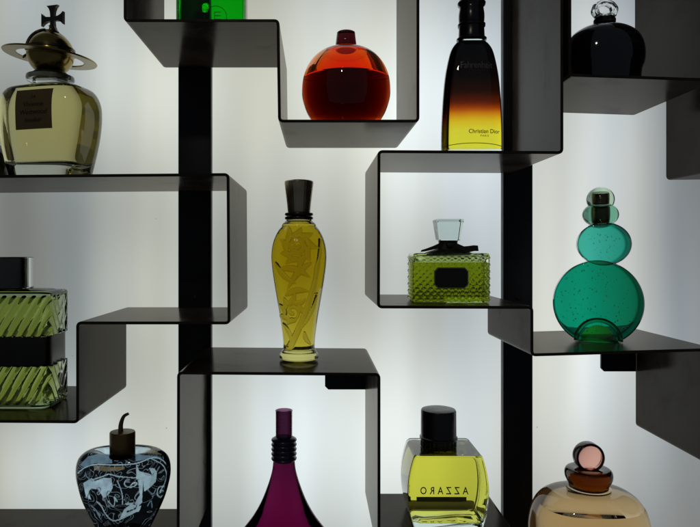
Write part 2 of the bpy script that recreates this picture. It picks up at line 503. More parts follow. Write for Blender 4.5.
    # brown enamelled label plate, turned with the bottle's front face
    ry = 50*s*.66
    br = pbr('brown_label', (.13, .085, .022), rough=.4, var=.3, scale=90)
    ink = pbr('label_ink', (.02, .012, .006), rough=.5, var=.1)
    x0, x1 = -14*s, 26*s; z0, z1 = B.z(135), B.z(97)
    mb = MB(); nx, nz = 24, 12
    def surf(x, z):
        r = prof_r(full, z); a = min(abs(x)/r, .98); return -r*.66*(1-a**3.6)**(1/3.6)
    v = []; f = []
    for j in range(nz+1):
        for i in range(nx+1):
            x = x0+(x1-x0)*i/nx; z = z0+(z1-z0)*j/nz; v.append((x, surf(x, z)-.9, z))
    k = len(v)
    v += [(a, b+.7, c) for a, b, c in v]
    for j in range(nz):
        for i in range(nx):
            a = j*(nx+1)+i; f.append((a, a+1, a+nx+2, a+nx+1)); f.append((a+k, a+nx+1+k, a+nx+2+k, a+1+k))
    edge = [i for i in range(nx+1)]+[j*(nx+1)+nx for j in range(1, nz+1)]+[nz*(nx+1)+i for i in range(nx-1, -1, -1)]+[j*(nx+1) for j in range(nz-1, 0, -1)]
    for a, b in zip(edge, edge[1:]+edge[:1]): f.append((b, a, a+k, b+k))
    mb.add(v, f); lab = mb.build('label', br, B.o)
    lx = (x0+x1)/2
    for txt, py, sz in (('Le', 104, 6), ('Vivienne', 111.5, 7.5), ('Westwood', 119, 7.5), ('boudoir', 126.5, 6.5)):
        text_mesh(txt, sz, lx, B.z(py), lambda x, z: surf(x, z)-.9, ink, lab, shear=.2)
orb_bottle()

# ---- dark round bottle cut by the left edge -----------------------------------------------
def dark_edge_bottle():
    B = Bottle('perfume_bottle', 'dark round bottle at the left edge beside the gold orb bottle', -22, 177, .62)
    s = B.s; zb = B.base_py
    pr = smooth_prof(B.prof([(20, zb), (26, zb-1), (30, 172), (30.5, 163), (27, 152), (19, 143), (9, 138), (6, 135), (6, 128)]), 6)
    dk = glass('black_glass', (.02, .02, .03), 8)
    loft(pr, n=72).build('glass_body', dk, B.o)
    pr = smooth_prof([(3*s, B.z(129)), (8*s, B.z(125)), (9*s, B.z(118)), (6*s, B.z(111)), (.5, B.z(109))], 6)
    loft(pr, n=48).build('stopper', dk, B.o)
dark_edge_bottle()

# ---- 2. green square bottle ---------------------------------------------------------------
def green_bottle():
    B = Bottle('perfume_bottle', 'bright green square bottle cut off by the top edge of the picture', 212.5, 20.5, .42)
    s = B.s; H = 92*s; W = 34*s
    grn = glass('smoked_green_glass', (.50, .85, .50), 12)
    liq = glass('bright_green_perfume', (.002, .80, .02), 24, ior=LIQ)
    mb = rbox(-W, W, -14, 14, 0, H, r=2.5, n=5); mb.build('glass_body', grn, B.o)
    def rr(w, z0, z1, r, y0, y1):
        poly = []
        for cx, cz, a0 in ((w-r, z0+r, -PI/2), (w-r, z1-r, 0), (-w+r, z1-r, PI/2), (-w+r, z0+r, PI)):
            poly += [(cx+r*math.cos(a0+PI/2*i/8), cz+r*math.sin(a0+PI/2*i/8)) for i in range(9)]
        m = MB(); return extrude_poly(poly, y0, y1, m)
    rr(31.5*s, 4.6*s, H-22, 10*s, -10.5, 10.5).build('perfume', liq, B.o)
    dk = pbr('black_plastic', (.012, .012, .014), rough=.25, var=.2, scale=50)
    loft([(11*s, H), (12*s, H+1), (12*s, H+26), (11*s, H+28), (1, H+28.4)], n=64).build('cap', dk, B.o)
    loft([(13*s, H-.1), (13.2*s, H+.5), (13*s, H+3), (12*s, H+3.2)], n=64).build('cap_collar', dk, B.o)
    # thin engraved round emblem on the front
    ink = pbr('green_ink', (.004, .03, .006), rough=.5, var=.1)
    m = MB(); cz = 19*s; cx = 5*s
    sweep([(cx+11*s*math.cos(a), -14.25, cz+11*s*math.sin(a)) for a in [2*PI*i/60 for i in range(61)]], .3, 8, m)
    for z, w in ((cz-2*s, 5), (cz+1.5*s, 5), (cz+5*s, 5)): m.box(cx-1*s, cx+w*s, -14.5, -14.05, z-.35, z+.35)
    m.box(cx-1.2*s, cx-.6*s, -14.5, -14.05, cz-2.4*s, cz+5.4*s)
    m.build('emblem', ink, B.o)
green_bottle()

# ---- 3. red round bottle ------------------------------------------------------------------
def red_bottle():
    B = Bottle('perfume_bottle', 'round red orange glass bottle like a ball with short dark stopper', 346, 121, .5)
    s = B.s; zb = B.base_py
    pr = B.prof([(25, zb), (29, zb-.7), (34, 122), (39.5, 112), (43.5, 99), (44, 88), (42.5, 77), (38, 66), (31, 57), (22, 51), (13, 48.3), (9.5, 47.8)])
    pr = smooth_prof(pr, 6)
    red = glass('red_glass', (.985, .66, .44), 9)
    loft(pr, n=128).build('glass_body', red, B.o)
    liq = glass('dark_brown_perfume', (.006, .003, .001), 84, ior=LIQ)
    loft(inset(pr, 14, 9, B.z(79), 36, 26), n=96).build('perfume', liq, B.o)
    air = glass('air_pocket', None, ior=AIR)
    loft(inset(pr, 11, B.z(78.4), B.z(57), 24, .1), n=96).build('air_space', air, B.o)
    cap = glass('oxblood_glass', (.10, .015, .02), 16)
    pr = B.prof([(7.2, 48.2), (10.4, 47.4), (10.6, 46), (9.9, 40), (9.3, 34.4), (9.1, 32.8), (8.4, 32.2), (1, 32)])
    loft(pr, n=64).build('stopper', cap, B.o)
red_bottle()

# ---- 4. tall flame-coloured bottle -------------------------------------------------------
def flame_bottle():
    B = Bottle('perfume_bottle', 'tall bottle fading from black down to orange and yellow with black cap', 471.5, 152, .42)
    s = B.s; zb = B.base_py
    pts = [(28.5, zb), (30, zb-.7), (30.2, 150), (30, 130), (28.9, 105), (27, 82), (24.5, 66), (21, 52), (17, 45), (13.2, 41.5), (11.6, 39.5)]
    pr = smooth_prof(B.prof(pts), 6)
    loft(pr, n=128, ratio=.5, ex=2.6).build('glass_body', CLEAR, B.o)
    # lacquered inner bottle: the colour itself runs from yellow to black
    m, nt, out = new_mat('flame_lacquer')
    tc = N(nt, 'ShaderNodeTexCoord'); sp = N(nt, 'ShaderNodeSeparateXYZ'); nt.links.new(tc.outputs['Object'], sp.inputs[0])
    z0, z1 = B.z(150), B.z(45)
    nz = N(nt, 'ShaderNodeTexNoise', inp={'Scale': 40.0}); nt.links.new(tc.outputs['Object'], nz.inputs['Vector'])
    ad = N(nt, 'ShaderNodeMath', operation='MULTIPLY_ADD'); ad.inputs[1].default_value = .004; nt.links.new(nz.outputs['Fac'], ad.inputs[0]); nt.links.new(sp.outputs[2], ad.inputs[2])
    mr = N(nt, 'ShaderNodeMapRange', inp={'From Min': z0*MM+.002, 'From Max': z1*MM+.002}); nt.links.new(ad.outputs[0], mr.inputs['Value'])
    cr = N(nt, 'ShaderNodeValToRGB'); nt.links.new(mr.outputs[0], cr.inputs[0])
    el = cr.color_ramp.elements
    el[0].position = 0; el[0].color = (1.0, .88, .05, 1)
    el[1].position = 1; el[1].color = (.002, .002, .002, 1)
    for p, c in ((.18, (1.0, .80, .045)), (.27, (.97, .60, .02)), (.335, (.85, .27, .008)), (.385, (.48, .06, .004)), (.44, (.13, .014, .003)), (.54, (.02, .005, .002)), (.70, (.004, .002, .002))):
        e = el.new(p); e.color = c+(1,)
    b = N(nt, 'ShaderNodeBsdfPrincipled', inp={'Roughness': .12, 'IOR': 1.02, 'Transmission Weight': 1.0})
    nt.links.new(cr.outputs[0], b.inputs['Base Color']); nt.links.new(b.outputs[0], out.inputs[0])
    full = [(p[0], p[1], p[0]*.5) for p in pr]
    loft(inset(full, 2.6, B.z(149.2), B.z(42.5), 60, 2.0), n=112, ex=2.9).build('lacquer_lining', m, B.o)
    blk = pbr('black_cap', (.010, .010, .016), rough=.22, var=.2, scale=50)
    cp = B.prof([(14.6, 40.8), (14.8, 39.2), (13.1, 38), (12.8, 36), (12.4, 28.6), (12.6, 27.5)])
    loft(cp, n=72).build('collar', blk, B.o)
    cp = B.prof([(12.3, 28), (13.4, 27), (13.6, 24.8), (12.4, 23.6)])
    loft(cp, n=72).build('cap_ring', blk, B.o)
    cp = smooth_prof(B.prof([(12, 23.8), (12.5, 21), (12.6, 15), (11.8, 9), (11.9, 7.2)]), 4)+B.prof([(13.4, 5.6), (13.8, 3.4), (12.6, 1.4), (8, .8), (.3, .7)])
    loft(cp, n=72).build('cap', blk, B.o)
    def surf(x, z):
        r = prof_r(pr, z); return -r*.5*(1-min(abs(x)/r, .97)**2.6)**(1/2.6)
    ink = pbr('black_ink', (.006, .005, .004), rough=.5, var=.1)
    grey = pbr('grey_ink', (.17, .165, .17), rough=.5, var=.1)
    text_mesh('Fahrenheit', 10.5, 2*s, B.z(68.5), surf, grey, B.o, xs=.78, thick=.06)
    text_mesh('eau de toilette', 3.2, 2*s, B.z(76.5), surf, pbr('dim_ink', (.03, .028, .03), rough=.5, var=.1), B.o, thick=.05)
    text_mesh('Christian Dior', 6.4, 9.2*s, B.z(134), surf, ink, B.o, thick=.06, xs=.92, off=.06)
    text_mesh('PARIS', 3.3, 9.2*s, B.z(138.4), surf, ink, B.o, thick=.05, spacing=1.2)
    # foot of the bottle: curved seam line
    m2 = MB(); sweep([(29*s*u, -(14.2*s)*(1-abs(u)**2.6*.94)**(1/2.6)-.2, B.z(147.8)+3*(1-u*u)*.9) for u in [i/20-1 for i in range(41)]], .35, 6, m2)
    m2.build('foot_seam', ink, B.o)
flame_bottle()

# ---- 5. black round bottle with clear stopper --------------------------------------------
def black_bottle():
    B = Bottle('perfume_bottle', 'black round bottle with clear glass ring stopper in the upper right', 604.5, 77, .42)
    s = B.s; zb = B.base_py
    pts = [(29, zb), (33, zb-.6), (35, 72), (37.6, 64), (38.4, 55), (37, 45), (32.5, 36), (24, 29.5), (15, 26), (9.5, 24.8), (8.5, 23)]
    pr = smooth_prof(B.prof(pts), 6)
    blk = pbr('black_glass_body', (.006, .006, .010), rough=.07, var=.2, scale=40, coat=.6, rvar=.03)
    loft(pr, n=112, ratio=.8).build('glass_body', blk, B.o)
    cl = glass('smoky_collar', (.09, .075, .04), 10)
    loft(B.prof([(8.6, 25), (10.4, 24), (10.6, 20.5), (9.6, 18.6), (8, 18)]), n=64).build('collar', cl, B.o)
    # faceted clear stopper: thick ring of glass with a hollowed middle
    n = 22; v = []; f = []; m = 12
    for i in range(n):
        a = 2*PI*i/n
        for j in range(m):
            b = 2*PI*j/m
            w = 1 + .09*math.sin(i*2.3)
            r = 9.6*s + 3.6*s*math.cos(b)*w; v.append((r*math.cos(a), 5.5*s*math.sin(b), B.z(10.6)+r*.80*math.sin(a)))
    for i in range(n):
        for j in range(m): f.append((i*m+j, i*m+(j+1) % m, ((i+1) % n)*m+(j+1) % m, ((i+1) % n)*m+j))
    mb = MB(); mb.add(v, f); mb.build('ring_stopper', CLEAR, B.o, smooth=True, sharp=22)
    pl = MB(); loft([(7*s, 0), (8.6*s, .6), (8.8*s, 2.6), (7*s, 3.4)], n=40, mb=pl).xform(Matrix.Translation((0, 0, B.z(17.8)))); pl.build('stopper_foot', CLEAR, B.o)
    def surf(x, z):
        r = prof_r(pr, z); return -r*.8*math.sqrt(max(1-(x/r)**2, .02))
    gi = pbr('faint_gold_ink', (.028, .026, .026), rough=.4, var=.1)
    text_mesh('Dior', 8, 12*s, B.z(41), surf, gi, B.o, thick=.05, shear=.2)
    text_mesh('Poison', 7, 14*s, B.z(49), surf, gi, B.o, thick=.05, shear=.1)
black_bottle()

# ---- 6. ribbed green bottle ---------------------------------------------------------------
def ribbed_bottle():
    B = Bottle('perfume_bottle', 'square green bottle with slanted ribs, dark metal band and cap', 12, 421.5, .45, rz=0)
    s = B.s; zb = B.base_py
    g = glass('ribbed_glass', (.86, .93, .80), 20)
    liq = glass('olive_green_perfume', (.80, .80, .34), 44, ior=LIQ)
    W, D = 48*s, 27*s
    def flute(x, y, z, a):
        if z < 5 or z > B.z(294) or y > D*.85: return 0
        u = x if abs(y) > D*.7 else (x+math.copysign(abs(y), x))
        k = 2*PI/(9.4*s)
        q = ((u - z*.62)*k/(2*PI)) % 1.0
        e = min(1, (z-5)/3, (B.z(294)-z)/3)
        return -4.2*e*max(0, 1-abs(2*q-1)*1.5)
    N_ = 560
    bz0, bz1 = B.z(362), B.z(333.5)
    lo = [(W-3, 0), (W-1, .7), (W, 3)]+[(W, 3+(bz0-3)*i/44) for i in range(1, 45)]
    hi = [(W, bz1+(B.z(292)-bz1)*i/44) for i in range(45)]+[(W-1, B.z(291)), (W-4, B.z(290))]
    loft(lo, n=N_, ratio=D/W, ex=9, disp=flute).build('lower_glass', g, B.o, sharp=60)
    loft(hi, n=N_, ratio=D/W, ex=9, disp=flute).build('upper_glass', g, B.o, sharp=60)
    loft([(W-6, 3.4), (W-4.6, 5), (W-4.6, bz0-1), (W-5, bz0-.6)], n=160, ratio=(D-4.6)/(W-4.6), ex=8).build('perfume', liq, B.o)
    loft([(W-5, bz1+.6), (W-4.6, bz1+1), (W-4.6, B.z(296)), (W-5, B.z(295))], n=160, ratio=(D-4.6)/(W-4.6), ex=8).build('perfume', liq, B.o)
    band = pbr('gunmetal_band', (.035, .033, .032), rough=.3, metal=.7, var=.5, scale=30)
    loft([(W-2.5, bz0), (W-2, bz0+.6), (W-2, bz1-.6), (W-2.5, bz1)], n=160, ratio=(D-2)/(W-2), ex=9).build('metal_band', band, B.o)
    loft([(W-9, B.z(290)), (W-12, B.z(289)), (17*s, B.z(288)), (15*s, B.z(287.4))], n=96, ratio=.55, ex=5).build('shoulder', g, B.o)
    loft(B.prof([(15, 288), (15.4, 287.5), (15.4, 258.5), (14.6, 257.6), (1, 257.4)]), n=72).build('cap', pbr('gunmetal_cap', (.05, .045, .035), rough=.22, metal=.8, var=.4, scale=30), B.o)
    m = MB(); pr = B.prof([(19.6, 287.6), (20.2, 287), (20.2, 257.6), (19.4, 257), (15.8, 257), (15.8, 287.6)])
    n = 72; v = []; f = []
    for p in pr:
        for i in range(n): a = 2*PI*i/n; v.append((p[0]*math.cos(a), p[0]*math.sin(a), p[1]))
    k = len(pr)
    for j in range(k):
        for i in range(n): f.append((j*n+i, j*n+(i+1) % n, ((j+1) % k)*n+(i+1) % n, ((j+1) % k)*n+i))
    m.add(v, f); m.build('clear_overcap', CLEAR, B.o)
ribbed_bottle()

# ---- 7. tall yellow sculpted bottle -------------------------------------------------------
def sculpted_bottle():
    B = Bottle('perfume_bottle', 'tall slim yellow bottle with moulded flower relief and ribbed metal cap', 299, 373, .45)
    s = B.s; zb = B.base_py
    pts = [(16, zb), (19, zb-1), (19.6, 357), (19.3, 354), (17.6, 351.5), (17.2, 347), (17.6, 338), (20, 320), (23.4, 300), (26.6, 281), (28.8, 264), (29, 252), (27, 241), (22.5, 231), (16.5, 224), (12.8, 220.5), (12.4, 218.5)]
    pr0 = smooth_prof(B.prof(pts), 4)
    zt = pr0[-1][1]
    # resample evenly
    prof = []; NZ = 340
    for i in range(NZ+1): z = zt*i/NZ; prof.append((prof_r(pr0, z), z))
    # relief drawn as flower petals and a long sweeping stem, (px,py) centre lines with widths
    curves = []
    def spiral(cx, cy, r0, r1, a0, turns, w, n=40):
        for i in range(n+1):
            q = i/n; a = a0+turns*2*PI*q; r = r0+(r1-r0)*q; curves.append((cx+r*math.cos(a), cy+r*math.sin(a)*1.05, w*(1-.3*q)))
    def leaf(x0, y0, x1, y1, bend, w):        # filled leaf that swells and tapers along a bent midrib
        dx, dy = x1-x0, y1-y0; l = math.hypot(dx, dy); nx, ny = -dy/l, dx/l
        for i in range(15):
            q = i/14; b_ = bend*math.sin(PI*q)
            curves.append((x0+dx*q+nx*b_, y0+dy*q+ny*b_, .7+w*math.sin(PI*q**.8)**.8))
    # open blossom: rolled heart, two rows of petals
    spiral(298, 246, 1.0, 5.5, .4, .9, 1.7, 26)
    for k in range(6):
        a_ = .2+k*PI/3; leaf(298+7.5*math.cos(a_), 246+7.5*math.sin(a_), 298+11.5*math.cos(a_+1.15), 246+11.5*math.sin(a_+1.15), 1.8, 2.2)
    for k in range(9):
        a_ = k*2*PI/9; leaf(298+12*math.cos(a_), 247+12.5*math.sin(a_), 298+(17+k % 3*1.8)*math.cos(a_+.75), 247+(19+k % 2*3)*math.sin(a_+.75), 2.2, 2.5)
    leaf(281, 268, 310, 276, -3.5, 2.8); leaf(276, 262, 296, 282, 3, 2.4); leaf(312, 262, 288, 288, 3, 2.6)
    # second blossom, seen from the side
    spiral(293, 310, 1.5, 7.5, 1.5, 1.0, 2.0, 30)
    for k in range(7):
        a_ = 1.2+k*.72; leaf(293+9*math.cos(a_), 310+9*math.sin(a_), 293+(14.5+k % 2*2.5)*math.cos(a_+.8), 309+(15+k % 3*2)*math.sin(a_+.8), 2.0, 2.3)
    leaf(286, 294, 309, 290, -3, 2.6); leaf(283, 322, 292, 342, -2, 1.8); leaf(305, 330, 311, 342, 1.5, 1.6)
    for i in range(50):       # sweeping stem with two long leaves
        q = i/49; curves.append((321-4*q-28*q**2.0, 240+106*q, 1.8+1.9*q))
    leaf(322, 250, 316, 292, 2, 2.0); leaf(318, 292, 300, 328, -3, 1.9)
    cur = [((x-299)*s, B.z(y), w*s) for x, y, w in curves]
    bucket = {}
    for c in cur:
        for k in range(int((c[1]-9)//6), int((c[1]+9)//6)+1): bucket.setdefault(k, []).append(c)
    def field(x, z):
        best = 0
        for cx, cz, w in bucket.get(int(z//6), ()):
            dx = x-cx
            if abs(dx) > 9: continue
            dz = z-cz
            if abs(dz) > 9: continue
            d = dx*dx+dz*dz; g = math.exp(-d/(w*w*.9))
            if g > best: best = g
        q = max(0, min(1, (best-.22)/.45)); return q*q*(3-2*q)*(.75+.25*best)
    n = 380; v = []; f = []; fr = []
    z_lo, z_hi = B.z(349), B.z(226)
    for r, z in prof:
        for i in range(n):
            a = 2*PI*i/n; ca, sa = math.cos(a), math.sin(a)
            h = 0
            if z_lo < z < z_hi:
                h = 0 if sa > 0 else field(r*ca, z)*min(1, abs(sa)*1.5)*min(1, (z-z_lo)/4, (z_hi-z)/4)
            rr = r-1.7+2.0*h if z_lo < z < z_hi else r-(1.3*min(1, max(0, 1-abs(z-(z_lo if z <= z_lo else z_hi))/2)))
            v.append((rr*ca, rr*sa, z)); fr.append(h if sa < 0 else h*.3)
    for j in range(NZ):
        for i in range(n): a = j*n+i; b = j*n+(i+1) % n; f.append((a, b, b+n, a+n))
    f.append(tuple(range(n-1, -1, -1))); f.append(tuple(NZ*n+i for i in range(n)))
    m, nt, out = new_mat('sculpted_yellow_glass')
    at = N(nt, 'ShaderNodeAttribute', attribute_name='frost')
    mr = N(nt, 'ShaderNodeMapRange', inp={'From Min': .10, 'From Max': .40, 'To Min': 0.0, 'To Max': .13}); nt.links.new(at.outputs['Fac'], mr.inputs['Value'])
    g = N(nt, 'ShaderNodeBsdfGlass', inp={'IOR': 1.45}); nt.links.new(mr.outputs[0], g.inputs['Roughness'])
    # crease shade put into the glass colour: darker relief edges, and a frosted top
    cr = N(nt, 'ShaderNodeValToRGB'); nt.links.new(at.outputs['Fac'], cr.inputs[0]); e = cr.color_ramp.elements
    e[0].position = .04; e[0].color = (1, 1, 1, 1); e[1].position = .92; e[1].color = (1, .98, .9, 1)
    for p_, c_ in ((.20, (.60, .50, .32)), (.45, (.72, .63, .45)), (.72, (.96, .93, .84))):
        q = e.new(p_); q.color = c_+(1,)
    nt.links.new(cr.outputs[0], g.inputs['Color'])
    tl = N(nt, 'ShaderNodeBsdfTranslucent', inp={'Color': (.85, .76, .40, 1)}); mf = N(nt, 'ShaderNodeMath', operation='MULTIPLY'); mf.inputs[1].default_value = .30; nt.links.new(at.outputs['Fac'], mf.inputs[0])
    ms = N(nt, 'ShaderNodeMixShader'); nt.links.new(mf.outputs[0], ms.inputs[0]); nt.links.new(g.outputs[0], ms.inputs[1]); nt.links.new(tl.outputs[0], ms.inputs[2]); nt.links.new(ms.outputs[0], out.inputs[0]); absorb(nt, out, (.93, .90, .50), 24)
    mesh_obj('glass_body', v, f, m, B.o, uvcol=fr, sharp=180)
    liq = glass('golden_yellow_perfume', (.66, .51, .04), 46, ior=.93)
    loft(inset(prof, 3.0, B.z(350), B.z(223), 60, 5), n=96).build('perfume', liq, B.o)
    dkm = pbr('bronze_cap', (.46, .39, .27), rough=.3, metal=.9, var=.35, scale=40)
    blk = pbr('dark_rings', (.03, .026, .012), rough=.25, metal=.6, var=.2)
    for y in (218.2, 214.4):
        loft(B.prof([(12.4, y+1.7), (13.9, y+1.1), (14.3, y), (13.9, y-1.1), (12.4, y-1.7)]), n=64).build('neck_ring', blk, B.o)
    def flute(x, y, z, a): return -.12*abs(math.sin(a*16))**.5
    cp = B.prof([(10.8, 213.4), (11.2, 212.6), (12.1, 203), (13.4, 192), (14.5, 183), (14.3, 181.6), (13, 180.8), (8, 180), (3, 179.7)])
    loft(cp, n=192, disp=flute).build('cap', dkm, B.o)
sculpted_bottle()

# ---- 8. green rectangular bottle with dark bow --------------------------------------------
def bow_bottle():
    B = Bottle('perfume_bottle', 'rectangular green hobnail bottle with dark bow, black label and clear stopper', 448, 307.3, .33)
    s = B.s; W = 37.4*s; H = B.z(253); D = 21
    g = glass('hobnail_glass', (.80, .88, .55), 16)
    liq = glass('moss_green_perfume', (.40, .42, .02), 40, ior=LIQ)
    lx0, lx1, lz0, lz1 = -17*s, 17*s, B.z(288), B.z(266)
    def bump(x, y, z, a):
        if z < 3 or z > H-4: return 0
        if y < 0 and lx0 < x < lx1 and lz0 < z < lz1: return -.2
        u = x if abs(y) > D*.8 else y
        p = 3.4*s
        return .95*max(0, math.cos(PI*u/p)*math.cos(PI*z/p))**.7
    body = [(W-2.5, 0), (W-.8, .6), (W, 2.5)]+[(W, 2.5+(H-5)*i/88) for i in range(1, 89)]+[(W-.8, H-.6), (W-2.5, H)]
    loft(body, n=520, ratio=D/W, ex=14, disp=bump).build('glass_body', g, B.o, sharp=70)
    loft([(W-2.3, 2.2), (W-1.4, 3), (W-1.4, B.z(262.4)), (W-1.7, B.z(262.0))], n=128, ratio=(D-1.4)/(W-1.4), ex=9).build('perfume', liq, B.o)
    air = glass('hollow_neck_air', None, ior=AIR)
    loft([(W-2, B.z(261.6)), (W-1.8, B.z(261.3)), (W-1.8, B.z(257)), (W-4, B.z(255.5))], n=128, ratio=(D-1.8)/(W-1.8), ex=9).build('air_space', air, B.o)
    # shoulder and neck in dark green wrap
    wrap = pbr('dark_green_ribbon', (.014, .018, .006), rough=.55, var=.35, scale=80, bump=.3)
    pr = smooth_prof([(24*s, H-.3, 13), (20*s, H+1.5, 12), (13*s, H+4, 10), (9.6*s, H+8, 9), (9.2*s, H+12, 8.6), (9.8*s, B.z(240.6), 8.6)], 4)
    loft(pr, n=64, ex=2.6).build('neck_wrap', wrap, B.o)
    def ribbon(pts, w, name):
        m = MB(); v = []; f = []
        for i, (x, y, z, ww, tw) in enumerate(pts):
            for (du, dv) in ((-1, -.35), (1, -.35), (1, .35), (-1, .35)):
                v.append((x+du*ww*math.sin(tw)*.4, y+dv*1.2-.0, z+du*ww*math.cos(tw)))
        for i in range(len(pts)-1):
            for j in range(4): a = i*4+j; b = i*4+(j+1) % 4; f.append((a, b, b+4, a+4))
        f.append((3, 2, 1, 0)); k = (len(pts)-1)*4; f.append((k, k+1, k+2, k+3))
        m.add(v, f); return m.build(name, wrap, B.o, sharp=50)
    bl = [(x, B.z(y)) for x, y in ((-3*s, 245), (-10*s, 246), (-17*s, 248.4), (-24*s, 250.4), (-29*s, 251.4))]
    ribbon([(x, -D*.3-i*1.8, z+.5, 3.6-.5*i*abs(1), .3+i*.15) for i, (x, z) in enumerate(bl)], 3, 'bow_tail')
    brr = [(x, B.z(y)) for x, y in ((3*s, 245), (9*s, 247.5), (14*s, 249.6), (19*s, 249), (23*s, 248.2), (27*s, 248.3))]
    ribbon([(x, -D*.3-i*1.5, z, 3.8-.15*i, .2-i*.1) for i, (x, z) in enumerate(brr)], 3, 'bow_tail')
    m = MB(); loft([(.3, -4), (3.4, -3), (4.2, 0), (3.4, 3), (.3, 4)], n=24, mb=m).xform(Matrix.Translation((0, -D*.3-2.5, B.z(245))) @ Matrix.Rotation(PI/2, 4, 'Y')); m.build('bow_knot', wrap, B.o)
    # clear tapered square stopper
    m = MB(); zt, z0 = B.z(219.5), B.z(240.5)
    def sq(w, z, c=.9): return [(w-c, -w, z), (w, -w+c, z), (w, w-c, z), (w-c, w, z), (-w+c, w, z), (-w, w-c, z), (-w, -w+c, z), (-w+c, -w, z)]
    v = []; f = []
    for w, z in ((9.6*s, z0), (10.4*s, z0+.8), (13.2*s, zt-1), (12.6*s, zt)): v += sq(w, z)
    for j in range(3):
        for i in range(8): a = j*8+i; b = j*8+(i+1) % 8; f.append((a, b, b+8, a+8))
    f.append(tuple(range(7, -1, -1))); f.append(tuple(24+i for i in range(8)))
    m.add(v, f); m.build('stopper', glass('pale_stopper_glass', (.72, .84, .80), 28), B.o, smooth=False)
    # octagonal label with pale border
    def octo(a, b, c, d, ch): return [(a+ch, c), (b-ch, c), (b, c+ch), (b, d-ch), (b-ch, d), (a+ch, d), (a, d-ch), (a, c+ch)]
    cx = -1*s
    m = MB(); extrude_poly(octo(cx-16.6*s, cx+16.6*s, B.z(287.2), B.z(266.8), 3.6*s), -D-1.1, -D-.25, m)
    lb = m.build('label', pbr('label_border', (.20, .24, .12), rough=.4, var=.1), B.o, smooth=False)
    m = MB(); extrude_poly(octo(cx-15.6*s, cx+15.6*s, B.z(286.2), B.z(267.8), 3.2*s), -D-1.35, -D-.9, m)
    m.build('label_face', pbr('label_black', (.008, .007, .006), rough=.5, var=.3), lb, smooth=False)
bow_bottle()

